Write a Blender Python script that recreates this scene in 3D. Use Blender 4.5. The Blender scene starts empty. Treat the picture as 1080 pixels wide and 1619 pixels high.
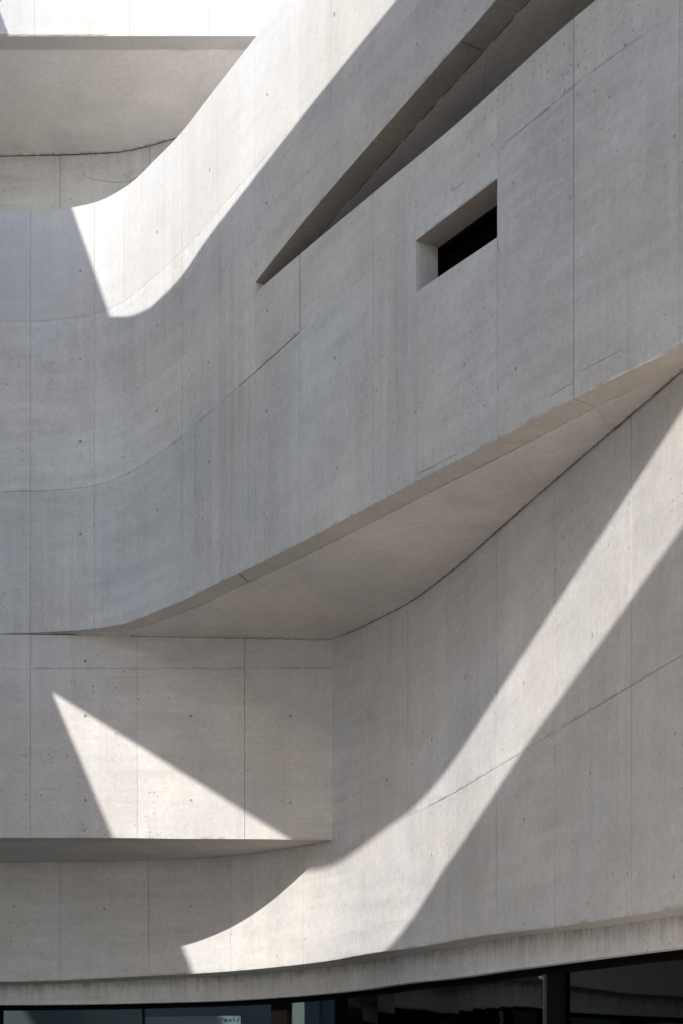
import bpy, bmesh, math, random
from math import radians
from mathutils import Vector

random.seed(7)
C = bpy.context.scene.collection
S = 18.0          # metres from the camera to the frontal block
K = 2350.0        # bearing units per unit of tangent
HZ = 1750.0       # horizon number of the elevation survey
EYE = 1.6

# ------------------------------------------------------------------ camera
cam_d = bpy.data.cameras.new('camera'); cam = bpy.data.objects.new('camera', cam_d); C.objects.link(cam)
cam.location = (0, 0, EYE); cam.rotation_euler = (radians(90), 0, 0)
cam_d.sensor_fit = 'VERTICAL'; cam_d.sensor_height = 36.0
cam_d.lens = 36.0 * K / 1619.0
cam_d.shift_y = (HZ - 809.5) / 1619.0
cam_d.clip_start = 0.05; cam_d.clip_end = 2000
bpy.context.scene.camera = cam

# ------------------------------------------------------------------ sky, sun, exposure
SUN = Vector((-0.33232, -0.75615, 0.56374))         # towards the sun
w = bpy.data.worlds.new('World'); bpy.context.scene.world = w; w.use_nodes = True
nt = w.node_tree; bg = nt.nodes['Background']
sky = nt.nodes.new('ShaderNodeTexSky'); sky.sky_type = 'NISHITA'; sky.sun_disc = False
sky.sun_elevation = math.asin(SUN.z); sky.sun_rotation = math.atan2(SUN.x, SUN.y)
sky.air_density = 1.0; sky.dust_density = 1.0; sky.ozone_density = 1.0
nt.links.new(sky.outputs[0], bg.inputs[0]); bg.inputs[1].default_value = 0.15
sd = bpy.data.lights.new('sun', 'SUN'); sd.energy = 2.9; sd.angle = radians(0.53); sd.color = (1.0, 0.97, 0.93)
so = bpy.data.objects.new('sun', sd); C.objects.link(so)
so.rotation_euler = (-SUN).to_track_quat('-Z', 'Y').to_euler()
so.location = (-20, -40, 40)
vs = bpy.context.scene.view_settings
vs.view_transform = 'Standard'; vs.look = 'None'; vs.gamma = 1.0; vs.use_curve_mapping = False
vs.exposure = 0.80
bpy.context.scene.cycles.max_bounces = 10
bpy.context.scene.cycles.diffuse_bounces = 7

# ------------------------------------------------------------------ materials
def mat(name):
    m = bpy.data.materials.new(name); m.use_nodes = True
    return m, m.node_tree, m.node_tree.nodes['Principled BSDF']

def concrete(name, base=(0.60, 0.59, 0.572), contrast=1.45, edge_top=0.0, edge_bot=0.0, drips=0.0, mould=0.0,
             pores=1.0, streak=1.0, bump=0.25, runs=False):
    m, t, b = mat(name); N = t.nodes; L = t.links
    geo = N.new('ShaderNodeNewGeometry'); oi = N.new('ShaderNodeObjectInfo')
    uv = N.new('ShaderNodeUVMap'); uv.uv_map = 'edge'
    sp = N.new('ShaderNodeSeparateXYZ'); L.new(uv.outputs[0], sp.inputs[0])
    def math_(op, a, b_=None, c=None, clamp=False):
        n = N.new('ShaderNodeMath'); n.operation = op; n.use_clamp = clamp
        for i, v in enumerate((a, b_, c)):
            if v is None: continue
            if isinstance(v, (int, float)): n.inputs[i].default_value = v
            else: L.new(v, n.inputs[i])
        return n.outputs[0]
    def mapping(scale, rot=(0, 0, 0)):
        n = N.new('ShaderNodeMapping'); n.inputs['Scale'].default_value = scale; n.inputs['Rotation'].default_value = rot
        L.new(geo.outputs['Position'], n.inputs[0]); return n.outputs[0]
    def noise(vec, scale, detail=4, rough=0.55, dist=0.0):
        n = N.new('ShaderNodeTexNoise'); n.inputs['Scale'].default_value = scale; n.inputs['Detail'].default_value = detail
        n.inputs['Roughness'].default_value = rough; n.inputs['Distortion'].default_value = dist
        L.new(vec, n.inputs['Vector']); return n.outputs[0]
    def rng(v, a, b_, c, d):
        n = N.new('ShaderNodeMapRange'); n.clamp = True
        L.new(v, n.inputs[0])
        for i, q in enumerate((a, b_, c, d)): n.inputs[i + 1].default_value = q
        return n.outputs[0]
    k = contrast; kf = 1.5
    if runs:
        uvr = N.new('ShaderNodeUVMap'); uvr.uv_map = 'run'
        def rmap(a, b_):
            n = N.new('ShaderNodeMapping'); n.inputs['Scale'].default_value = (a, b_, 1); L.new(uvr.outputs[0], n.inputs[0]); return n.outputs[0]
    def vert(a, b_):
        return rmap(a, b_) if runs else mapping((a, a, b_))
    P0 = mapping((1, 1, 1))
    big = rng(noise(P0, 0.32, 3, 0.5), .3, .7, -0.055 * k, 0.055 * k)
    mid = rng(noise(P0, 1.7, 5, 0.62, 0.4), .3, .7, -0.05 * k, 0.05 * k)
    fine = rng(noise(P0, 14, 5, 0.7), .3, .7, -0.05 * k, 0.05 * k)
    strk = rng(noise(vert(5.5, 0.22), 1.0, 4, 0.6), .35, .7, 0.04 * streak, -0.14 * streak)
    strk2 = rng(noise(vert(17, 0.5), 1.0, 3, 0.6), .45, .75, 0.0, -0.10 * streak)
    band = rng(noise(mapping((0.7, 0.7, 7.0)), 1.0, 4, 0.6, 0.5), .4, .72, 0.02 * k, -0.075 * k)
    lift = rng(noise(mapping((0.6, 0.6, 0.35)), 1.0, 2, 0.5), .40, .62, 0.0, 1.0)
    grain = rng(noise(mapping((45, 45, 30)), 1.0, 3, 0.7), .3, .7, -0.05 * k, 0.05 * k)
    s1 = math_('ADD', math_('ADD', big, grain), mid); s2 = math_('ADD', fine, s1)
    s3 = math_('ADD', s2, math_('MULTIPLY', math_('ADD', strk, strk2), lift))
    s4 = math_('ADD', s3, math_('MULTIPLY', band, math_('SUBTRACT', 1.15, lift)))
    val = math_('ADD', s4, 1.0)
    # blow holes: small dark pits in clusters
    def pits(scale, size, lo, hi, depth):
        v = N.new('ShaderNodeTexVoronoi'); v.feature = 'F1'; v.inputs['Scale'].default_value = scale
        L.new(P0, v.inputs['Vector'])
        rr = N.new('ShaderNodeSeparateColor'); L.new(v.outputs['Color'], rr.inputs[0])
        clus = rng(noise(P0, 0.9, 3, 0.6), lo, hi, 0.0, 1.0)
        rad = math_('MULTIPLY', math_('MULTIPLY', math_('POWER', rr.outputs[0], 3.0), clus), size)
        return math_('MULTIPLY', math_('LESS_THAN', v.outputs['Distance'], rad), depth)
    p1 = pits(9.0, 0.14, .44, .64, 0.42 * pores)
    p2 = pits(22.0, 0.32, .36, .60, 0.36 * pores)
    pit = math_('MAXIMUM', p1, p2)
    val = math_('MULTIPLY', val, math_('SUBTRACT', 1.0, pit))
    # grime with a shape of its own along the joints
    gn = noise(mapping((3, 3, 3)), 1.0, 5, 0.7, 0.6)
    if edge_bot:
        e = math_('MULTIPLY', rng(sp.outputs[0], 0.0, 0.035, 1.0, 0.0), rng(gn, .46, .66, 0.0, edge_bot))
        val = math_('MULTIPLY', val, math_('SUBTRACT', 1.0, e))
    if edge_top:
        e = math_('MULTIPLY', rng(sp.outputs[1], 0.0, 0.16, 1.0, 0.0), rng(noise(mapping((6, 6, 3)), 1.0, 6, 0.75, 0.5), .42, .68, 0.0, edge_top))
        val = math_('MULTIPLY', val, math_('SUBTRACT', 1.0, e))
    if drips:
        e = math_('MULTIPLY', rng(sp.outputs[1], 0.02, 0.40, 1.0, 0.0), rng(noise(vert(12, 0.9), 1.0, 4, 0.65), .44, .66, 0.0, drips))
        val = math_('MULTIPLY', val, math_('SUBTRACT', 1.0, e))
    if mould:
        dn = noise(P0, 9.0, 5, 0.75)
        e = math_('MULTIPLY', rng(sp.outputs[1], 0.0, 0.06, 1.0, 0.0), rng(dn, .48, .60, 0.0, mould))
        val = math_('MULTIPLY', val, math_('SUBTRACT', 1.0, e))
        e = math_('MULTIPLY', rng(sp.outputs[1], 0.0, 0.7, 1.0, 0.0), rng(noise(P0, 3.5, 6, 0.75), .50, .72, 0.0, mould * 0.3))
        val = math_('MULTIPLY', val, math_('SUBTRACT', 1.0, e))
    hue = N.new('ShaderNodeMix'); hue.data_type = 'RGBA'
    L.new(rng(noise(P0, 0.55, 4, 0.6), .35, .65, 0.0, 1.0), hue.inputs[0])
    hue.inputs[6].default_value = (base[0] * 1.015, base[1] * 0.995, base[2] * 0.965, 1)
    hue.inputs[7].default_value = (base[0] * 0.985, base[1] * 1.0, base[2] * 1.03, 1)
    m1 = N.new('ShaderNodeVectorMath'); m1.operation = 'SCALE'; L.new(hue.outputs[2], m1.inputs[0]); L.new(val, m1.inputs['Scale'])
    m2 = N.new('ShaderNodeVectorMath'); m2.operation = 'MULTIPLY'; L.new(m1.outputs[0], m2.inputs[0]); L.new(oi.outputs['Color'], m2.inputs[1])
    L.new(m2.outputs[0], b.inputs['Base Color'])
    b.inputs['Roughness'].default_value = 0.78
    b.inputs['Specular IOR Level'].default_value = 0.35
    hgt = math_('SUBTRACT', math_('ADD', math_('MULTIPLY', noise(P0, 3.0, 6, 0.6), 0.6), math_('MULTIPLY', noise(P0, 30, 3, 0.6), 0.06)), math_('MULTIPLY', pit, 0.6))
    bp = N.new('ShaderNodeBump'); bp.inputs['Strength'].default_value = bump; bp.inputs['Distance'].default_value = 0.02
    L.new(hgt, bp.inputs['Height']); L.new(bp.outputs[0], b.inputs['Normal'])
    return m

def plain(name, col, rough=0.5, metal=0.0, spec=0.5, var=0.12, scale=6.0):
    m, t, b = mat(name)
    n = t.nodes.new('ShaderNodeTexNoise'); n.inputs['Scale'].default_value = scale; n.inputs['Detail'].default_value = 5
    g = t.nodes.new('ShaderNodeNewGeometry'); t.links.new(g.outputs['Position'], n.inputs['Vector'])
    r = t.nodes.new('ShaderNodeMix'); r.data_type = 'RGBA'; t.links.new(n.outputs[0], r.inputs[0])
    r.inputs[6].default_value = (*[c * (1 - var) for c in col], 1); r.inputs[7].default_value = (*[c * (1 + var) for c in col], 1)
    t.links.new(r.outputs[2], b.inputs['Base Color'])
    b.inputs['Roughness'].default_value = rough; b.inputs['Metallic'].default_value = metal
    b.inputs['Specular IOR Level'].default_value = spec
    return m

M_wall = concrete('white_concrete', edge_bot=0.45)
M_top = concrete('white_concrete_upper', edge_bot=0.2, pores=0.5, streak=0.6, contrast=0.8)
M_low = concrete('warm_white_concrete', base=(0.595, 0.568, 0.545), edge_bot=0.45, streak=0.5)
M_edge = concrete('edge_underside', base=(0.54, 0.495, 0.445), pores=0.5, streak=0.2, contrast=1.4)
M_soffit = concrete('soffit_concrete', base=(0.63, 0.585, 0.54), mould=0.75, pores=0.5, streak=0.2, edge_bot=0.3)
M_fascia = concrete('fascia_concrete', base=(0.68, 0.65, 0.62), edge_top=0.8, drips=0.3, pores=1.2, streak=0.5, contrast=1.6)
M_stain_shade = concrete('stained_shaded_underside', base=(0.30, 0.265, 0.22), pores=0.5, streak=0.1, contrast=1.8)  # mould stain, plus painted shade of the slit and window head
M_outer = concrete('outer_concrete')
M_crack = plain('crack_and_grime', (0.10, 0.09, 0.075), 0.9, spec=0.1, var=0.4, scale=25)  # dark colour of cracks and grime lines
M_stain_line = plain('dark_moss', (0.12, 0.11, 0.085), 0.95, spec=0.1, var=0.5, scale=12)
M_rust = plain('rust_stain', (0.20, 0.11, 0.06), 0.9, spec=0.1, var=0.4, scale=25)
M_hole = plain('tie_hole_mortar', (0.24, 0.235, 0.23), 0.9, spec=0.1)
M_ring = plain('tie_hole_rim', (0.47, 0.46, 0.45), 0.9, spec=0.1)
M_frame = plain('dark_bronze_frame', (0.006, 0.0045, 0.004), 0.8, 0.0, spec=0.06)
M_alu = plain('thin_metal_strip', (0.12, 0.12, 0.12), 0.4, 0.6)
M_room = plain('lobby_plaster', (0.07, 0.075, 0.075), 0.8)
M_black = plain('dark_room', (0.012, 0.012, 0.012), 0.9, spec=0.1)
M_white = plain('reflection_white', (0.72, 0.72, 0.70), 0.6)  # for the bar that stands in for a glass reflection
M_paper = plain('grey_paper', (0.36, 0.33, 0.36), 0.8, var=0.03)
M_ink = plain('black_ink', (0.01, 0.01, 0.01), 0.7)

def glass_mat(name, tint, refl=1.0):
    m, t, b = mat(name); t.nodes.remove(b)
    out = t.nodes['Material Output']
    tr = t.nodes.new('ShaderNodeBsdfTransparent'); tr.inputs[0].default_value = (*tint, 1)
    gl = t.nodes.new('ShaderNodeBsdfGlossy'); gl.inputs['Roughness'].default_value = 0.015
    gl.inputs[0].default_value = (0.82 * refl, 0.87 * refl, 0.87 * refl, 1)
    fr = t.nodes.new('ShaderNodeFresnel'); fr.inputs[0].default_value = 1.42
    n = t.nodes.new('ShaderNodeTexNoise'); n.inputs['Scale'].default_value = 0.7
    bp = t.nodes.new('ShaderNodeBump'); bp.inputs['Strength'].default_value = 0.02; bp.inputs['Distance'].default_value = 0.05
    t.links.new(n.outputs[0], bp.inputs['Height']); t.links.new(bp.outputs[0], gl.inputs['Normal'])
    mx = t.nodes.new('ShaderNodeMixShader')
    t.links.new(fr.outputs[0], mx.inputs[0]); t.links.new(tr.outputs[0], mx.inputs[1]); t.links.new(gl.outputs[0], mx.inputs[2])
    t.links.new(mx.outputs[0], out.inputs[0])
    return m
M_glass = glass_mat('door_glass', (0.72, 0.80, 0.80))
M_glass_dark = glass_mat('window_glass', (0.25, 0.27, 0.27), 0.25)

# ------------------------------------------------------------------ plan curves of the building
def pchip(kn):
    xs = [float(k[0]) for k in kn]; ys = [float(k[1]) for k in kn]; n = len(xs)
    h = [xs[i + 1] - xs[i] for i in range(n - 1)]; d = [(ys[i + 1] - ys[i]) / h[i] for i in range(n - 1)]
    m = [0.0] * n; m[0] = d[0]; m[-1] = d[-1]
    for i in range(1, n - 1):
        if d[i - 1] * d[i] > 0:
            w1 = 2 * h[i] + h[i - 1]; w2 = h[i] + 2 * h[i - 1]
            m[i] = (w1 + w2) / (w1 / d[i - 1] + w2 / d[i])
    def f(x):
        if x <= xs[0]: return ys[0] + m[0] * (x - xs[0])
        if x >= xs[-1]: return ys[-1] + m[-1] * (x - xs[-1])
        i = 0
        while x > xs[i + 1]: i += 1
        t = (x - xs[i]) / h[i]
        return ys[i] * (1 + 2 * t) * (1 - t) ** 2 + h[i] * m[i] * t * (1 - t) ** 2 + ys[i + 1] * t * t * (3 - 2 * t) + h[i] * m[i + 1] * t * t * (t - 1)
    return f

class Plan:
    """a wall line in plan: u is the survey bearing, q the reciprocal distance (1 = 18 m)"""
    def __init__(s, q): s.q = q
    def xy(s, u):
        q = s.q(u); return Vector(((u - 540) / K * S / q, S / q))
    def tan(s, u):
        t = s.xy(u + .5) - s.xy(u - .5); return t.normalized()
    def speed(s, u): return (s.xy(u + .5) - s.xy(u - .5)).length
    def inward(s, u):
        t = s.tan(u); return Vector((-t.y, t.x))          # away from the court
Z = lambda zp: EYE + zp / K * S
ramp_plan = Plan(pchip([(-420, 1), (0, 1), (50, 1), (100, 1.003), (150, 1.010), (200, 1.028), (250, 1.061), (288, 1.089), (330, 1.1275), (375, 1.168), (474, 1.259), (590, 1.3656), (740, 1.5035), (907, 1.656), (1080, 1.785), (1260, 1.91)]))
facade_plan = Plan(pchip([(-420, .905), (0, .908), (100, .909), (180, .913), (240, .917), (300, .923), (350, .932), (400, .945), (460, .967), (525, 1.0), (560, 1.029), (600, 1.066), (650, 1.112), (700, 1.17), (785, 1.291), (840, 1.371), (1500, 2.331)]))
block_plan = Plan(lambda u: 1.0)
gq = pchip([(-420, .885), (0, .888), (175, .891), (280, .905), (400, .935), (525, .985), (600, 1.05), (700, 1.16)])
inner_plan = Plan(lambda u: gq(u) if u < 700 else facade_plan.q(u) - .01)
def zf(kn):
    p = pchip(kn); return lambda u: Z(p(u))
# heights (survey units at 18 m)
z_ramp_bot = zf([(-420, 748), (0, 748), (100, 748), (200, 744), (250, 739.5), (295, 733.5), (380, 720.5), (485, 706.5), (540, 701.5), (640, 693.5), (730, 686.5), (790, 682), (910, 676), (1080, 674), (1260, 672)])
z_par = zf([(404, 1078), (474, 1070.7), (590, 1058), (740, 1044.3), (940, 1039), (1080, 1040), (1260, 1040)])
z_up = zf([(404, 1091.8), (480, 1107), (600, 1120), (785, 1132.8), (1260, 1160)])
z_win_top = zf([(658, 959.4), (786, 949)]); z_win_bot = zf([(658, 902), (786, 889)])
z_in = zf([(-420, 747.4), (0, 747.4), (100, 746.5), (200, 743.5), (525, 739), (570, 729), (630, 720), (705, 713), (760, 706.5), (845, 697.5), (925, 689.5), (1000, 682.5), (1080, 676), (1260, 660)])
z_foot = zf([(-420, 218), (0, 218), (270, 227), (540, 231.5), (700, 221.8), (900, 197), (1080, 182.6), (1500, 150)])
z_lip = zf([(-420, 182), (0, 182), (270, 184.6), (540, 189), (700, 180), (800, 171), (1000, 157), (1400, 133)])
z_sof = zf([(-420, 424.5), (0, 425), (180, 425), (300, 423.6), (400, 423.3), (460, 422.5), (525, 421.5), (600, 421)])
def cst(zp): return lambda u: Z(zp)

# ------------------------------------------------------------------ object helpers
def thing(name, label, cat, loc=(0, 0, 0), group=None, kind=None):
    o = bpy.data.objects.new(name, None); C.objects.link(o); o.location = loc; o.empty_display_size = 0.3
    o['label'] = label
    if cat: o['category'] = cat
    if group: o['group'] = group
    if kind: o['kind'] = kind
    return o

def link(name, verts, faces, m, parent=None, smooth=0, uvs=None, tone=None, runs=None):
    """verts in world coordinates; the first `smooth` faces are shaded smooth; uvs = per-vertex (to lower edge, to upper edge)"""
    off = Vector(parent.matrix_world.translation) if parent and parent.parent is None else (Vector(parent.get('_w', (0, 0, 0))) if parent else Vector((0, 0, 0)))
    if parent is not None and parent.parent is None: off = Vector(parent.location)
    elif parent is not None: off = Vector(parent.parent.location)
    me = bpy.data.meshes.new(name)
    me.from_pydata([tuple(Vector(v) - off) for v in verts], [], faces)
    me.materials.append(m)
    if uvs:
        l = me.uv_layers.new(name='edge')
        for lp in me.loops: l.data[lp.index].uv = uvs[lp.vertex_index]
        l2 = me.uv_layers.new(name='run')
        if runs:
            for lp in me.loops: l2.data[lp.index].uv = runs[lp.vertex_index] if lp.vertex_index < len(runs) else (0, 0)
    if smooth:
        for i in range(min(smooth, len(me.polygons))): me.polygons[i].use_smooth = True
    me.update()
    o = bpy.data.objects.new(name, me); C.objects.link(o)
    if parent is not None: o.parent = parent
    if tone is not None: o.color = (*tone, 1)
    return o

def tone(v=1.0, spread=0.02):
    r = v * (1 + random.uniform(-spread, spread)); h = random.uniform(-.008, .008)
    return (r * (1 + h), r, r * (1 - h))

CELLS = {}
TH = 0.225
def panel(parent, plan, ua, ub, zlo, zhi, m, gap=(2, 2, 2, 2), tn=1.0, th=TH, spread=0.02, proud=0.0, name='panel', under=None):
    """one cast panel of a vertical curved wall between two joints; gap in mm: left, right, bottom, top"""
    gl, gr, gb, gt = [g / 2000.0 for g in gap]
    a = ua + gl / plan.speed(ua); b = ub - gr / plan.speed(ub)
    n = max(1, int(math.ceil((b - a) / 7.0)))
    us = [a + (b - a) * i / n for i in range(n + 1)]
    V = []; F = []; U = []
    def ring(depth):
        r = []
        for u in us:
            p = plan.xy(u) + plan.inward(u) * depth
            lo = zlo(u) + gb; hi = zhi(u) - gt
            r.append((Vector((p.x, p.y, lo)), Vector((p.x, p.y, hi)), hi - lo))
        return r
    fr = ring(-proud); bk = ring(th)
    # front sheet, split in height so that grime follows the edges
    lv = [0.0, 0.5, 1.0]
    for lo, hi, h in fr:
        for t in lv: V.append(lo.lerp(hi, t)); U.append((h * t, h * (1 - t)))
    k = len(lv)
    for i in range(n):
        for j in range(k - 1):
            F.append((i * k + j, (i + 1) * k + j, (i + 1) * k + j + 1, i * k + j + 1))
    ns = len(F)
    def add(quad, uv=(1.0, 1.0)):
        s = len(V); V.extend(quad); U.extend([uv] * 4); F.append((s, s + 1, s + 2, s + 3))
    und = []
    for i in range(n):
        und.append(len(F)); add((fr[i][0], bk[i][0], bk[i + 1][0], fr[i + 1][0]), (0.3, 0.3))
        add((fr[i][1], fr[i + 1][1], bk[i + 1][1], bk[i][1]))
        add((bk[i][0], bk[i][1], bk[i + 1][1], bk[i + 1][0]))
    add((fr[0][0], fr[0][1], bk[0][1], bk[0][0])); add((fr[n][0], bk[n][0], bk[n][1], fr[n][1]))
    o = link(name, V, F, m, parent, ns, U, tone(tn, spread))
    if under:
        o.data.materials.append(under)
        for i in und: o.data.polygons[i].material_index = 1
    CELLS.setdefault(parent.name, []).append((ua, ub, zlo, zhi, o, plan))
    return o

def slab(parent, A, B, m, th=0.12, gap=6, end_gap=3, tn=1.0, n=10, name='soffit_panel', up=Vector((0, 0, 1)), spread=0.02, rows=3):
    """a ruled panel between the 3-D curves A(t) and B(t), t 0..1; visible face is the lower one"""
    V = []; F = []; U = []
    pts = []
    for i in range(n + 1):
        a = A(i / n); b = B(i / n); d = (b - a); L_ = d.length
        if L_ > 1e-6: d.normalize()
        g = min(gap / 1000.0, L_ * .3)
        pts.append((a, b - d * g, L_))
    # end gaps
    def shrink(i, j):
        a0, b0, l0 = pts[i]; a1, b1, _ = pts[j]
        e = end_gap / 1000.0
        pts[i] = (a0 + (a1 - a0).normalized() * e, b0 + (b1 - b0).normalized() * e if (b1 - b0).length > 1e-4 else b0, l0)
    shrink(0, 1); shrink(n, n - 1)
    k = rows + 1
    run = random.uniform(0, 50); R = []; last = None
    for a, b, l in pts:
        if last is not None: run += (a - last).length
        last = a
        for j in range(k):
            t = j / rows
            V.append(a.lerp(b, t)); U.append((l * t, l * (1 - t))); R.append((run, l * t))
    for i in range(n):
        for j in range(rows):
            F.append((i * k + j, i * k + j + 1, (i + 1) * k + j + 1, (i + 1) * k + j))
    ns = len(F)
    def add(q):
        s = len(V); V.extend(q); U.extend([(1.0, 1.0)] * 4); F.append((s, s + 1, s + 2, s + 3))
    T = up * th
    for i in range(n):
        a, b, _ = pts[i]; c, d, _ = pts[i + 1]
        add((a, c, c + T, a + T)); add((b, b + T, d + T, d)); add((a + T, c + T, d + T, b + T))
    a, b, _ = pts[0]; add((a, a + T, b + T, b)); a, b, _ = pts[n]; add((a, b, b + T, a + T))
    return link(name, V, F, m, parent, ns, U, tone(tn, spread), R)

def box_between(parent, plan, ua, ub, zlo, zhi, d0, d1, m, name, flat=False):
    """a member following a plan line from depth d0 to d1 behind it"""
    n = 1 if flat else max(1, int(abs(ub - ua) / 20)); V = []; F = []
    for i in range(n + 1):
        u = ua + (ub - ua) * i / n; p = plan.xy(u); w_ = plan.inward(u)
        for d in (d0, d1):
            q = p + w_ * d
            V.append(Vector((q.x, q.y, zlo(u)))); V.append(Vector((q.x, q.y, zhi(u))))
    for i in range(n):
        a = i * 4; b = a + 4
        F += [(a, b, b + 1, a + 1), (a + 2, a + 3, b + 3, b + 2), (a, a + 2, b + 2, b), (a + 1, b + 1, b + 3, a + 3)]
    F += [(0, 1, 3, 2), (n * 4, n * 4 + 2, n * 4 + 3, n * 4 + 1)]
    o = link(name, V, F, m, parent)
    return o

def crack(parent, pts, width=0.006, m=None, name='crack', jitter=0.006, normal=None):
    """a hairline following 3-D points lying on a surface, tapering at its ends"""
    P = []
    for i in range(len(pts) - 1):
        a, b = pts[i], pts[i + 1]; k = max(1, int((b - a).length / 0.05))
        for j in range(k): P.append(a.lerp(b, j / k))
    P.append(pts[-1])
    V = []; F = []; n = len(P)
    for i, p in enumerate(P):
        t = (P[min(i + 1, n - 1)] - P[max(i - 1, 0)]).normalized()
        nr = normal if normal is not None else Vector((-p.x, -p.y, 0)).normalized()
        s = t.cross(nr).normalized()
        wd = width * (0.25 + 0.75 * min(1, 4 * min(i, n - 1 - i) / n + .1)) * random.uniform(.5, 1.15)
        c = p + s * random.uniform(-jitter, jitter) + nr * 0.003
        V += [c - s * wd / 2 - nr * 0.006, c - s * wd / 4, c + s * wd / 4, c + s * wd / 2 - nr * 0.006]
    for i in range(n - 1):
        a = i * 4; b = a + 4
        for j in range(3): F.append((a + j, b + j, b + j + 1, a + j + 1))
    return link(name, V, F, m or M_crack, parent)

def on(plan, u, v):
    """the point of a wall line at bearing u and survey elevation v"""
    p = plan.xy(u); return Vector((p.x, p.y, EYE + (HZ - v) / K * p.y))

def tie_hole(th_, u, v, r=0.022):
    r *= random.uniform(.6, .95)
    """formwork tie hole: mortar plug in a shallow rim, child of the panel it sits in"""
    for ua, ub, zl, zh, o, plan in CELLS[th_.name]:
        p = on(plan, u, v)
        if ua <= u < ub and zl(u) <= p.z < zh(u):
            w_ = plan.inward(u); nn = Vector((-w_.x, -w_.y, 0)); tx = Vector((plan.tan(u).x, plan.tan(u).y, 0)); up = Vector((0, 0, 1))
            V = []; F = []; k = 12
            for rr, dp in ((r * 1.35, 0.0005), (r * 1.15, 0.005), (r * .85, 0.005), (r * .8, 0.001)):
                for i in range(k):
                    a = 2 * math.pi * i / k + random.uniform(-.08, .08)
                    V.append(p + tx * math.cos(a) * rr + up * math.sin(a) * rr + nn * dp)
            for j in range(3):
                for i in range(k):
                    F.append((j * k + i, j * k + (i + 1) % k, (j + 1) * k + (i + 1) % k, (j + 1) * k + i))
            me_faces = F + [tuple(3 * k + i for i in range(k))]
            h = link('tie_hole', V, me_faces, M_ring, o)
            h.data.materials.append(M_hole)
            h.data.polygons[len(me_faces) - 1].material_index = 1
            return h

# ------------------------------------------------------------------ ground
def ground_sheet():
    V = [(-600, -600, 0), (600, -600, 0), (600, 600, 0), (-600, 600, 0)]
    g = link('paved_ground', V, [(0, 1, 2, 3)], plain('pale_paving', (0.55, 0.50, 0.44), 0.85, var=0.1, scale=1.5))
    g['kind'] = 'structure'; g['label'] = 'pale concrete paving of the forecourt'
ground_sheet()

# ------------------------------------------------------------------ ramp wall (front, undulating)
RW = thing('ramp_wall', 'long white concrete ramp parapet swinging from the left across the middle, with the small deep window', 'concrete wall', (ramp_plan.xy(380).x, ramp_plan.xy(380).y, Z(748)))
cols = [(-420, 3), (-200, 3), (48, 3.5), (149, 4), (196, 3), (288, 7), (378, 4), (404, 4), (474, 5), (590, 6), (658, 3), (733, 2), (786, 4), (907, 8), (1075, 3), (1256, 3)]
rows_l = [('low', z_ramp_bot, cst(973), 0.95), ('mid', cst(973), cst(1242), 1.05), ('top', cst(1242), cst(1416), .98)]  # mid row painted lighter for the brighter skylight at upper left
for i in range(7):                                   # the bay left of the slit: three pours
    (ua, ga), (ub, gb) = cols[i], cols[i + 1]
    for nm, zl, zh, tn in rows_l:
        t = {'low': 0 , 'mid': 4, 'top': 3}[nm]
        strong = 2 if ua >= 378 or ua == 288 else 4
        g = (ga, gb, 0 if nm == 'low' else strong if nm == 'mid' else 2.5, strong if nm == 'low' else 2.5 if nm == 'mid' else 0)
        if nm == 'low' and ua >= 378: g = (g[0], g[1], 0, 9)
        if nm == 'mid' and ua >= 378: g = (g[0], g[1], 9, 2)
        panel(RW, ramp_plan, ua, ub, zl, zh, M_wall if nm != 'top' else M_top, g, tn, under=M_edge)
for i in range(7, len(cols) - 1):                    # right of the slit; panels toned darker to paint in weaker light there
    (ua, ga), (ub, gb) = cols[i], cols[i + 1]
    st = 15 if ua == 404 else 0.8
    gr_ = 24 if ub == 474 else gb
    gl_ = 24 if ua == 474 else ga
    if (ua, ub) in ((658, 733), (733, 786)):
        panel(RW, ramp_plan, ua, ub, z_ramp_bot, z_win_bot, M_wall, (ga, gb, 0, 0), .93, under=M_edge)
        panel(RW, ramp_plan, ua, ub, z_win_top, z_par, M_wall, (0, 0, 0, 0), .97, under=M_stain_shade)
    else:
        panel(RW, ramp_plan, ua, ub, z_ramp_bot, cst(973), M_wall, (ga, gb, 0, st), .91, under=M_edge)
        panel(RW, ramp_plan, ua, ub, cst(973), z_par, M_wall, (gl_, gr_, st, 0), .9 if ua > 700 else .93)
    gb2 = min(gb, 3); ga2 = min(ga, 3)
    panel(RW, ramp_plan, ua, ub, z_up, cst(1242), M_wall, (ga2, gb2, 0, 1.5), 1.0, under=M_stain_shade)
    panel(RW, ramp_plan, ua, ub, cst(1242), cst(1416), M_top, (ga2, gb2, 1.5, 0), .95)

# soffit under the ramp, from the wall's underside back to the block and the facade
umap = pchip([(-420, -420), (0, 0), (100, 105), (200, 240), (300, 400), (380, 490), (474, 590), (590, 690), (700, 780), (850, 900), (1000, 1028), (1080, 1095), (1240, 1245)])
def back_pt(u):
    pl = block_plan if u <= 525 else facade_plan
    p = pl.xy(u); return Vector((p.x, p.y, z_in(u)))
def ramp_O(u):
    p = ramp_plan.xy(u); return Vector((p.x, p.y, z_ramp_bot(u)))
def ramp_M(u):
    o = ramp_O(u); i = back_pt(umap(u)); w_ = ramp_plan.inward(u); w3 = Vector((w_.x, w_.y, 0))
    perp = max((i - o).dot(w3), 1e-3)
    t = min(.5, (TH + .004) / perp); p = o.lerp(i, t)
    return Vector((p.x, p.y, z_ramp_bot(u) + 0.002 + (i.z - o.z) * 0.0))
sc = [(112, .97), (150, 1.0), (215, .98), (310, 1.0), (440, .97), (560, 1.0), (680, .98), (800, .97), (930, .95), (1060, .95), (1150, .95)]
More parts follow.
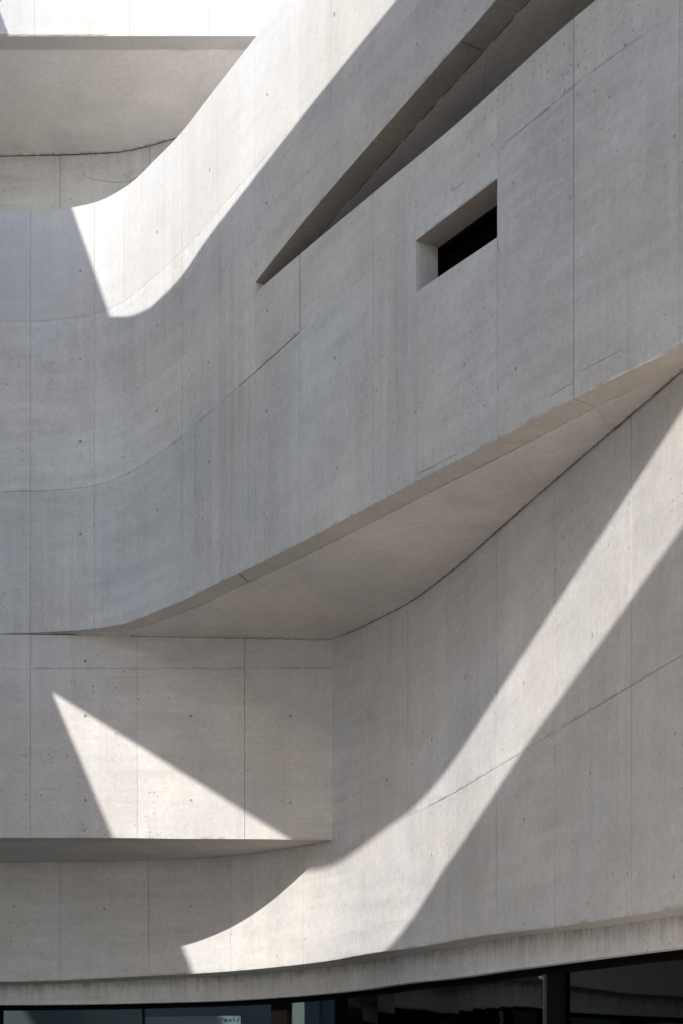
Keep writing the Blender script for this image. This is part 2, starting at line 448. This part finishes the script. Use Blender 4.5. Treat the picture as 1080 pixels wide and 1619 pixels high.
for (ua, t1), (ub, _) in zip(sc, sc[1:]):
    slab(RW, lambda t, a=ua, b=ub: ramp_M(a + (b - a) * t), lambda t, a=ua, b=ub: back_pt(umap(a + (b - a) * t)), M_soffit, n=14, end_gap=1.2, gap=9, tn=t1)

# soffit over the slit
def slit_M(u):
    p = ramp_plan.xy(u) + ramp_plan.inward(u) * (TH + .006); return Vector((p.x, p.y, z_up(u) + 0.001))
def slit_B(u):
    p = inner_plan.xy(u); return Vector((p.x, p.y, z_up(u) + 0.05))
for ua, ub in ((360, 470), (470, 605), (605, 735), (735, 890), (890, 1100)):
    slab(RW, lambda t, a=ua, b=ub: slit_M(a + (b - a) * t), lambda t, a=ua, b=ub: slit_B(a + (b - a) * t), M_soffit, n=10, end_gap=3, gap=6, tn=.9)
for a, b, wd in ((520, 556, .012), (560, 600, .022), (603, 622, .014), (630, 655, .014), (664, 690, .010), (697, 733, .010), (745, 775, .010), (785, 830, .012), (470, 500, .008)):
    crack(RW, [slit_M(a + (b - a) * i / 10) + Vector((0, 0, -.006)) for i in range(11)], wd * .7, M_stain_line, 'grime_line', .003, Vector((0, 0, -1)))
crack(RW, [ramp_M(735).lerp(ramp_M(735), 0) * 0 + Vector((*(ramp_plan.xy(728) + ramp_plan.inward(728) * d_), z_up(728) - .004)) for d_ in (.01, .08, .15, .22)], .008, None, 'crack', .004, Vector((0, 0, -1)))
# ramp floor behind the parapet
slab(RW, lambda t: ramp_M(200 + 1000 * t) + Vector((0, 0, .55)), lambda t: Vector((facade_plan.xy(200 + 1000 * t).x, facade_plan.xy(200 + 1000 * t).y, z_in(200 + 1000 * t) + .55)), M_wall, n=20, name='ramp_floor')

slab(RW, lambda t: Vector((*(ramp_plan.xy(-420 + 1120 * t) + ramp_plan.inward(-420 + 1120 * t) * (TH + .005)), Z(1416) - .55)), lambda t: Vector((*inner_plan.xy(-420 + 1120 * t), Z(1416) - .55)), M_wall, n=40, name='ramp_floor')
# cracks and stray joint lines on the ramp wall
def line(th_, plan, uv, w_=0.006, m=None, j=0.004, name='crack'):
    crack(th_, [on(plan, u, v) for u, v in uv], w_, m, name, j)
line(RW, ramp_plan, [(797, 228), (815, 213), (838, 194), (870, 169)], .007)
line(RW, ramp_plan, [(655, 752), (690, 735), (722, 718)], .006)
line(RW, ramp_plan, [(868, 628), (888, 616), (906, 604)], .005)
line(RW, ramp_plan, [(918, 588), (950, 571), (985, 553)], .003)
line(RW, ramp_plan, [(577, 560), (590, 545)], .005); line(RW, ramp_plan, [(714, 302), (735, 287)], .004)
line(RW, ramp_plan, [(787, 378), (788, 392), (791, 402)], .005)
line(RW, ramp_plan, [(u, HZ - (z_ramp_bot(u) - EYE) * K / S * ramp_plan.q(u) - 1.0) for u in range(10, 200, 12)], .012, j=.002, name='grime_line')
q0 = ramp_O(378); q1 = back_pt(umap(378)); crack(RW, [q0 + Vector((0, 0, -.004)), q0.lerp(q1, .12) + Vector((0, 0, -.004))], .010, M_rust, 'rust_stain', .002, Vector((0, 0, -1)))
# grime line between soffit and facade
def back_line(u): return back_pt(u) + Vector((0, 0, -.006))
for a, b, wd in ((630, 720, .007), (700, 800, .008), (770, 850, .012), (845, 935, .009), (935, 1080, .009), (535, 640, .004)):
    crack(RW, [back_line(a + (b - a) * i / 8) + Vector((-.012, -.012, 0)) for i in range(9)], wd, None, 'grime_line', .003)
for u, v in [(127, 428), (127, 568), (127, 698), (127, 845), (249, 366), (249, 515), (248, 650), (249, 806), (332, 268), (330, 573), (330, 730), (423, 149), (422, 321), (423, 492), (422, 650), (422, 818),
             (529, 22), (660, 70), (530, 566), (657, 651), (533, 740), (812, 290), (816, 583)]:
    tie_hole(RW, u, v, .018 if u < 600 else .015)

# the deep window
win = link('window', [Vector((0, 0, 0))] * 3, [], M_black, RW)
def wpt(u, d, z):
    p = ramp_plan.xy(u) + ramp_plan.inward(u) * d; return Vector((p.x, p.y, z))
def wall_quad(name, ua, ub, d, z0, z1, m, par):
    V = [wpt(ua, d, z0(ua)), wpt(ub, d, z0(ub)), wpt(ub, d, z1(ub)), wpt(ua, d, z1(ua)), wpt(ua, d + .01, z0(ua)), wpt(ub, d + .01, z0(ub)), wpt(ub, d + .01, z1(ub)), wpt(ua, d + .01, z1(ua))]
    return link(name, V, [(0, 1, 2, 3), (5, 4, 7, 6), (0, 4, 5, 1), (3, 2, 6, 7), (0, 3, 7, 4), (1, 5, 6, 2)], m, par)
bpy.data.objects.remove(win)
z0 = lambda u: z_win_bot(u) - .03; z1 = lambda u: z_win_top(u) + .03
win = box_between(RW, ramp_plan, 654, 790, lambda u: z0(u) - .03, lambda u: z0(u) + .05, TH + .003, TH + .05, M_frame, 'window')
box_between(win, ramp_plan, 654, 790, lambda u: z1(u) - .05, lambda u: z1(u) + .03, TH + .003, TH + .05, M_frame, 'frame')
wall_quad('pane', 654, 792, TH + .055, z0, z1, M_glass_dark, win)
V = []
for d in (TH + .08, TH + .7):
    for u, z_ in ((640, z0), (800, z0), (800, z1), (640, z1)): V.append(wpt(u, d, z_(u) + (.1 if z_ is z1 else -.1)))
link('dark_recess', V, [(4, 5, 6, 7), (0, 4, 7, 3), (1, 2, 6, 5), (0, 1, 5, 4), (3, 7, 6, 2)], M_black, win)

# ------------------------------------------------------------------ frontal block under the ramp
BL = thing('block_wall', 'flat shaded concrete block at the lower left with a bright sun triangle on it, under the ramp', 'concrete wall', (block_plan.xy(260).x, S, Z(425)))
bc = [(-420, 3), (-120, 3), (48, 4), (217, 3), (387, 5), (525, 0)]
for (ua, ga), (ub, gb) in zip(bc, bc[1:]):
    if ua >= 48 or ua < 48:
        zr = (HZ - 1057.5)
        zm = (HZ - 1195)
        panel(BL, block_plan, ua, ub, cst(zr), lambda u: z_in(u) + (-.004 if u < 135 else .2), M_low, (ga, gb, 3 if 48 <= ua < 380 else 2, 0), .93)
        if ua < 48:
            panel(BL, block_plan, ua, ub, cst(zm), cst(zr), M_low, (ga, gb, 2, 2), .92)
            panel(BL, block_plan, ua, ub, z_sof, cst(zm), M_low, (ga, gb, 0, 2), .91)
        else:
            panel(BL, block_plan, ua, ub, z_sof, cst(zr), M_low, (ga, gb, 0, 3 if ua < 380 else 2), {48: .93, 217: .97, 387: .95}[ua], under=M_soffit)
def bl_M(u):
    fy = facade_plan.xy(u + 12).y - S
    return Vector((block_plan.xy(u).x, S + min(TH + .004, fy * .6), z_sof(u) + .001))
def bl_B(u):
    p = facade_plan.xy(u); return Vector((p.x, p.y, z_sof(u) + .001))
for ua, ub in ((-420, -100), (-100, 140), (140, 300), (300, 400), (400, 508)):
    bb = lambda t, a=ua, b=ub: bl_B(a + (b - a) * t + 12)
    slab(BL, lambda t, a=ua, b=ub: bl_M(a + (b - a) * t), bb, M_soffit, n=10, gap=5, end_gap=1.5, tn=1.03)
for u, v in [(135, 1265), (302, 1265), (459, 1269), (302, 1132), (135, 1132), (459, 1132), (135, 1045)]: tie_hole(BL, u, v, .02)
line(BL, block_plan, [(205, 1006.5), (300, 1008), (420, 1010.2), (524, 1012)], .008, j=.006, name='grime_line')

# ------------------------------------------------------------------ curved main facade
FW = thing('curved_facade', 'tall curved concrete facade along the bottom and right, crossed by a diagonal sunlit strip', 'concrete wall', (facade_plan.xy(650).x, facade_plan.xy(650).y, 0))
fc = [(-420, 3), (-200, 3), (-60, 3), (95, 3), (235, 5), (365, 4), (480, 3), (572, 6)]
for (ua, ga), (ub, gb) in zip(fc, fc[1:]):
    zt = lambda u: Z(433) + .35
    panel(FW, facade_plan, ua, ub, z_foot, zt, M_low, (ga, gb, 4, 0), {-420: .95, -200: .96, -60: .97, 95: .96, 235: .92, 365: .96, 480: .99}[ua], .1)
panel(FW, facade_plan, 522, 572, lambda u: Z(433) + .35, lambda u: z_in(u) + .15, M_low, (0, 2, 0, 0), .99, .1)
rc = [(572, 7, .95), (645, 12, .97), (708, 9, .95), (785, 13, .94), (877, 9, .91), (998, 15, .90), (1135, 8, .9), (1310, 3, 1.)]  # tones drop to the right, painting in the light falloff
for (ua, ga, tn), (ub, gb, _) in zip(rc, rc[1:]):
    if ua < 600:
        panel(FW, facade_plan, ua, ub, z_foot, lambda u: z_in(u) + .15, M_low, (ga, gb, 4, 0), tn, .1)
    else:
        panel(FW, facade_plan, ua, ub, z_foot, cst(415.7), M_low, (ga, gb, 4, 2.5), tn + .01, .1)
        panel(FW, facade_plan, ua, ub, cst(415.7), lambda u: z_in(u) + .15, M_low, (ga * .8, gb * .8, 2.5, 0), tn + .02, .1)
for u, v in [(937, 1003), (829, 1079), (934, 1223), (1068, 1160), (930, 1428), (1066, 1386), (612, 1233), (829, 1295), (683, 1170), (683, 1352), (302, 1433), (165, 1437), (22, 1433), (744, 1318), (745, 1130), (828, 1461)]:
    tie_hole(FW, u, v, .019)
# grime rope in the joint of the facade
jl = lambda a, b: [(u, HZ - 415.7 * facade_plan.q(u)) for u in range(a, b, 15)]
line(FW, facade_plan, jl(672, 835), .006, j=.004, name='grime_line')
line(FW, facade_plan, jl(905, 1090), .004, j=.003, name='grime_line')
# sloping lower band of the facade
def fa_A(u):
    p = facade_plan.xy(u) + facade_plan.inward(u) * .006; return Vector((p.x, p.y, z_foot(u) - .0025))
DL = pchip([(-420, .5), (450, .5), (600, .44), (800, .33), (1400, .30)])
def fa_B(u):
    p = facade_plan.xy(u) + facade_plan.inward(u) * DL(u); return Vector((p.x, p.y, z_foot(u) - .0025))
class Off(Plan):
    def __init__(s, base, d): s.b = base; s.d = d
    def xy(s, u): return s.b.xy(u) + s.b.inward(u) * s.d(u)
band_plan = Off(facade_plan, DL)
fs = [-420, -200, 47, 250, 368, 468, 600, 708, 860, 1010, 1180, 1400]
for ua, ub in zip(fs, fs[1:]):
    slab(FW, lambda t, a=ua, b=ub: fa_A(a + (b - a) * t), lambda t, a=ua, b=ub: fa_B(a + (b - a) * t), M_edge, n=16, th=.12, gap=2, end_gap=1.0, tn=1.0, name='drip_ledge')
    panel(FW, band_plan, ua, ub, z_lip, lambda u: z_foot(u) + .05, M_fascia, (2, 2, 0, 0), 1.0, .12, name='lower_band_panel')

# ------------------------------------------------------------------ glazed entrance below
gz = Plan(facade_plan.q)
door_plan = Off(facade_plan, lambda u: DL(u) + .22)
GD = thing('glazed_entrance', 'dark glass doors and windows under the lower edge of the facade', 'glass door', (door_plan.xy(400).x, door_plan.xy(400).y, 0))
def u_at(x):                                          # bearing x -> parameter of the glazing line
    lo, hi = -420.0, 1400.0
    for _ in range(50):
        mid = (lo + hi) / 2; p = door_plan.xy(mid)
        if p.x / p.y * K + 540 < x: lo = mid
        else: hi = mid
    return lo
def hd(u): return z_lip(u)
for a, b in zip([-420, 0, 420, 760, 1100], [0, 420, 760, 1100, 1400]):
    slab(GD, lambda t, a=a, b=b: (lambda u: Vector((*(facade_plan.xy(u) + facade_plan.inward(u) * (DL(u) + .05)), z_lip(u) + .004)))(a + (b - a) * t),
         lambda t, a=a, b=b: (lambda u: Vector((*(facade_plan.xy(u) + facade_plan.inward(u) * 1.0), z_lip(u) + .004)))(a + (b - a) * t), M_frame, n=12, name='header_soffit', th=.05)
box_between(GD, door_plan, -420, 1400, lambda u: hd(u) - .06, lambda u: hd(u) + .003, 0, .08, M_frame, 'header_frame')
box_between(GD, door_plan, -420, 1400, lambda u: 0.0, lambda u: 0.06, 0, .08, M_frame, 'bottom_rail')
posts = [(-150, -140), (-4, 3), (430, 455), (868, 889), (1200, 1215)]
for a, b in posts:
    box_between(GD, door_plan, u_at(a), u_at(b), lambda u: .06, lambda u: hd(u) - .055, -.02, .1, M_frame, 'post')
box_between(GD, door_plan, u_at(863), u_at(865.5), lambda u: .06, lambda u: hd(u) - .06, -.03, 0.0, M_alu, 'metal_strip')
box_between(GD, door_plan, u_at(225), u_at(227), lambda u: .06, lambda u: hd(u) - .06, -.01, .04, M_frame, 'post')
pn = [-420, -150, -4, 225, 430, 868, 1200, 1380]
for a, b in zip(pn, pn[1:]):
    box_between(GD, door_plan, u_at(a + 1), u_at(b + .5), lambda u: .06, lambda u: hd(u) - .058, .03, .04, M_glass, 'pane', b < 431)
# things inside the lobby, and a reflection stand-in
room = []
LB = thing('lobby_room', 'dim lobby behind the glass doors', None, (0, 24, 0), kind='structure')
def room_quad(name, V, m): link(name, V, [(0, 1, 2, 3)], m, LB)
zc = Z(196)
room_quad('lobby_floor', [(-12, 18.3, .004), (12, 9, .004), (14, 30, .004), (-12, 30, .004)], M_room)
room_quad('lobby_back_wall', [(-12, 27, 0), (14, 27, 0), (14, 27, 6), (-12, 27, 6)], M_room)
room_quad('lobby_side_wall', [(-9, 18, 0), (-9, 30, 0), (-9, 30, 6), (-9, 18, 6)], M_room)
room_quad('lobby_side_wall', [(9.5, 4, 0), (9.5, 30, 0), (9.5, 30, 6), (9.5, 4, 6)], M_room)

def inside(u_x, d, z):
    u = u_at(u_x); p = door_plan.xy(u) + door_plan.inward(u) * d; return Vector((p.x, p.y, z))
def slab_box(name, x0, x1, d, z0_, z1_, m, th=.04):
    a0 = inside(x0, d, z0_); a1 = inside(x1, d, z0_); b0 = inside(x0, d + th, z0_); b1 = inside(x1, d + th, z0_)
    up = Vector((0, 0, z1_ - z0_)); V = [a0, a1, b1, b0, a0 + up, a1 + up, b1 + up, b0 + up]
    o = link(name, V, [(3, 2, 1, 0), (4, 5, 6, 7), (0, 1, 5, 4), (1, 2, 6, 5), (2, 3, 7, 6), (3, 0, 4, 7)], m); return o
ps = slab_box('paper_notice', 228, 377, .06, 1.0, Z(142 * 1.135), M_paper, .004)
ps['label'] = 'large grey paper notice with a scribbled word inside the left glass door'; ps['category'] = 'notice'
cw = slab_box('reflection_bar', 646, 660, .06, 0, Z(152 * .92), M_white, .1)  # solid stand-in for the reflection of something sunlit
cw['label'] = 'narrow white bar standing in for a reflection in the glass right of the dark post'; cw['category'] = 'reflection'
# handwriting on the notice
strokes = [[(0, .9), (.05, .1)], [(.02, .75), (.12, .95), (.2, .8)], [(.25, .5), (.4, .55), (.38, .8), (.27, .8), (.24, .4), (.35, .15), (.45, .25)],
           [(.62, .75), (.5, .7), (.5, .3), (.6, .2), (.66, .7), (.68, .2)], [(.8, 1.2), (.78, .3), (.88, .2)], [(.95, .8), (1.02, .4), (1.12, .9), (.98, -.1)]]
for st in strokes:
    pts = []
    for x, z in st:
        p = inside(228, .06, 0).lerp(inside(377, .06, 0), (118 + x * 26) / 149) + Vector((0, -.006, 0)); zz = Z(142 * 1.135) - .085 + z * .05; pts.append(Vector((p.x, p.y - .002, zz)))
    o = crack(ps, pts, .014, M_ink, 'pen_stroke', .0)

# ------------------------------------------------------------------ upper floors, top left
IW = thing('upper_inner_wall', 'shaded curved concrete wall behind the ramp parapet, top left under the overhang', 'concrete wall', (inner_plan.xy(100).x, inner_plan.xy(100).y, Z(900)))
ic = [(-420, 3), (-200, 3), (-60, 2), (95, 6), (237, 10), (420, 3), (560, 3), (700, 3), (860, 3), (1040, 3), (1250, 3)]
z_g = cst(1500 / .888)
for (ua, ga), (ub, gb) in zip(ic, ic[1:]):
    panel(IW, inner_plan, ua, ub, cst(780), lambda u: Z(1710), M_wall, (ga, gb, 0, 0), 1.05, .1)
line(IW, inner_plan, [(131, 260), (131, 270), (136, 279), (150, 284), (170, 287), (188, 289), (205, 286), (222, 278)], .004, j=.002)
OH = thing('upper_overhang', 'sunlit concrete band jutting out at the top left, brown-grey underside below it', 'concrete wall', (block_plan.xy(200).x, S, Z(1693)))
oc = [(-420, 3), (-200, 3), (55, 2), (205, 2), (330, 2), (470, 3), (640, 3)]
for (ua, ga), (ub, gb) in zip(oc, oc[1:]):
    panel(OH, block_plan, ua, ub, cst(1693), cst(2250), M_top, (ga, gb, 0, 0), .80, under=M_soffit)
def oh_M(u): return Vector((block_plan.xy(u).x, S + TH + .004, Z(1693) + .001))
def oh_B(u):
    p = inner_plan.xy(u); return Vector((p.x, p.y, Z(1692.5)))
for ua, ub, b0, b1 in ((-420, -100, -420, -100), (-100, 146, -100, 172), (146, 305, 172, 330), (305, 620, 330, 640)):
    slab(OH, lambda t, a=ua, b=ub: oh_M(a + (b - a) * t), lambda t, a=b0, b=b1: oh_B(a + (b - a) * t), M_soffit, n=12, gap=12, end_gap=.5, tn=1.1)
crack(OH, [oh_B(-20 + i * 30) + Vector((0, -.012, -.005)) for i in range(11)], .010, None, 'grime_line', .004)
crack(OH, [Vector((block_plan.xy(u).x, S - .001, Z(1693) + .012)) for u in (-20, 50, 80, 120, 170)], .010, None, 'grime_line', .003)

# ------------------------------------------------------------------ outer ramps and shading wing above and behind the viewpoint
def prism(name, pts_top, pts_bot, m, parent):
    """closed body between two polygons with the same number of points"""
    n = len(pts_top); V = list(pts_bot) + list(pts_top)
    F = [tuple(range(n - 1, -1, -1)), tuple(range(n, 2 * n))]
    for i in range(n): j = (i + 1) % n; F.append((i, j, n + j, n + i))
    return link(name, V, F, m, parent)
def tube(name, edge_inner, width, z_lo, z_hi, m, parent):
    """ramp tube whose court-side top line follows edge_inner; body lies on the sunny side of it"""
    outer = []
    for i, p in enumerate(edge_inner):
        a = edge_inner[max(i - 1, 0)]; b = edge_inner[min(i + 1, len(edge_inner) - 1)]
        t = (Vector(b) - Vector(a)).normalized(); outer.append(Vector(p) + Vector((t.y, -t.x)) * width)
    n = len(edge_inner); V = []; F = []
    for i in range(n):
        for q in (Vector(edge_inner[i]), outer[i]):
            V.append((q.x, q.y, z_lo)); V.append((q.x, q.y, z_hi))
    for i in range(n - 1):
        a = i * 4; b = a + 4
        F += [(a, a + 1, b + 1, b), (a + 2, b + 2, b + 3, a + 3), (a, b, b + 2, a + 2), (a + 1, a + 3, b + 3, b + 1)]
    F += [(0, 2, 3, 1), (n * 4 - 4, n * 4 - 3, n * 4 - 1, n * 4 - 2)]
    return link(name, V, F, m, parent)
zA, zT, zB, zW = 1.6 + .5 * S, 1.6 + .66 * S, 1.6 + .45 * S, 1.6 + .8 * S
# upper tube: lower court edge on E1 line is the sunny one, upper court edge on the E3 line
e1p = Vector((-2.934, 8.821)); e1d = Vector((.6048, -.7963)).normalized()
e3 = [Vector(p) for p in ((-4.05, 14.076), (-3.762, 13.49), (-3.44, 13.12), (-3.115, 12.79), (-2.828, 12.461), (-2.554, 12.111), (-2.284, 11.757), (-2.018, 11.4), (-1.755, 11.041), (-1.497, 10.678), (-1.242, 10.313), (-0.991, 9.944), (-0.744, 9.573))]
d3 = Vector((.6068, -.7949))
e3 = [e3[0] + (e3[0] - e3[1]).normalized() * 5] + e3 + [e3[-1] + d3 * 3, e3[-1] + d3 * 14]
UR = thing('upper_outer_ramp', 'enclosed concrete ramp crossing high above the viewpoint', 'ramp', (-3, 9, zA), kind='structure')
e1n = Vector((e1d.y, -e1d.x))                       # towards the sunny side
V = []; F = []
for i, p in enumerate(e3):
    s_ = (p - e1p).dot(e1d); o_ = e1p + e1d * s_
    V += [(p.x, p.y, zT), (p.x, p.y, 1.6 + .62 * S), (o_.x, o_.y, zA), (o_.x, o_.y, zT)]
for i in range(len(e3) - 1):
    a = i * 4; b = a + 4
    for j in range(4): F.append((a + j, a + (j + 1) % 4, b + (j + 1) % 4, b + j))
F += [(3, 2, 1, 0), tuple(len(e3) * 4 - 4 + j for j in range(4))]
link('ramp_tube', V, F, M_outer, UR)
LR = thing('lower_outer_ramp', 'enclosed concrete ramp descending just above the viewpoint', 'ramp', (-1.4, 6.7, zB - 3), kind='structure')
e2 = [Vector((-.180, .458)) * S, Vector((-.127, .434)) * S, Vector((-.069, .373)) * S, Vector((-.028, .320)) * S, Vector((.002, .283)) * S]
e2 = [e2[0] + Vector((-7, 3.2)), e2[0]] + e2[1:] + [e2[-1] + Vector((.62, -.78)) * 3, e2[-1] + Vector((.62, -.78)) * 12]
tube('ramp_tube', e2, 2.4, zB - 2.8, zB, M_outer, LR)
WG = thing('unseen_west_wing', 'unseen concrete wing on the left, shaped to cast shade and block low sky', 'building', (-8, 11, 0), kind='structure')  # out of view, laid out so its shadow bounds the sun patches
d0 = Vector((.1607, .987)).normalized(); p0 = Vector((-5.244, 13.782))
a = p0 - d0 * 3.2; b = p0 + d0 * 3.3
prism('upper_storey', [Vector((a.x, a.y, zW)), Vector((b.x, b.y, zW)), Vector((-11.5, 17.0, zW)), Vector((-11.5, a.y, zW))],
      [Vector((a.x, a.y, zT - .4)), Vector((b.x, b.y, zT - .4)), Vector((-11.5, 17.0, zT - .4)), Vector((-11.5, a.y, zT - .4))], M_outer, WG)
d1 = Vector((.125, .9922)).normalized(); p1 = Vector((-6.069, 10.906))
a = p1 - d1 * 14; b = p1 + d1 * 3.2  # lower storey run to the ground and south to block bright western sky
prism('sky_block_storey', [Vector((a.x, a.y, zA)), Vector((b.x, b.y, zA)), Vector((-22, b.y, zA)), Vector((-22, a.y, zA))],
      [Vector((a.x, a.y, 0.01)), Vector((b.x, b.y, 0.01)), Vector((-22, b.y, 0.01)), Vector((-22, a.y, 0.01))], M_outer, WG)
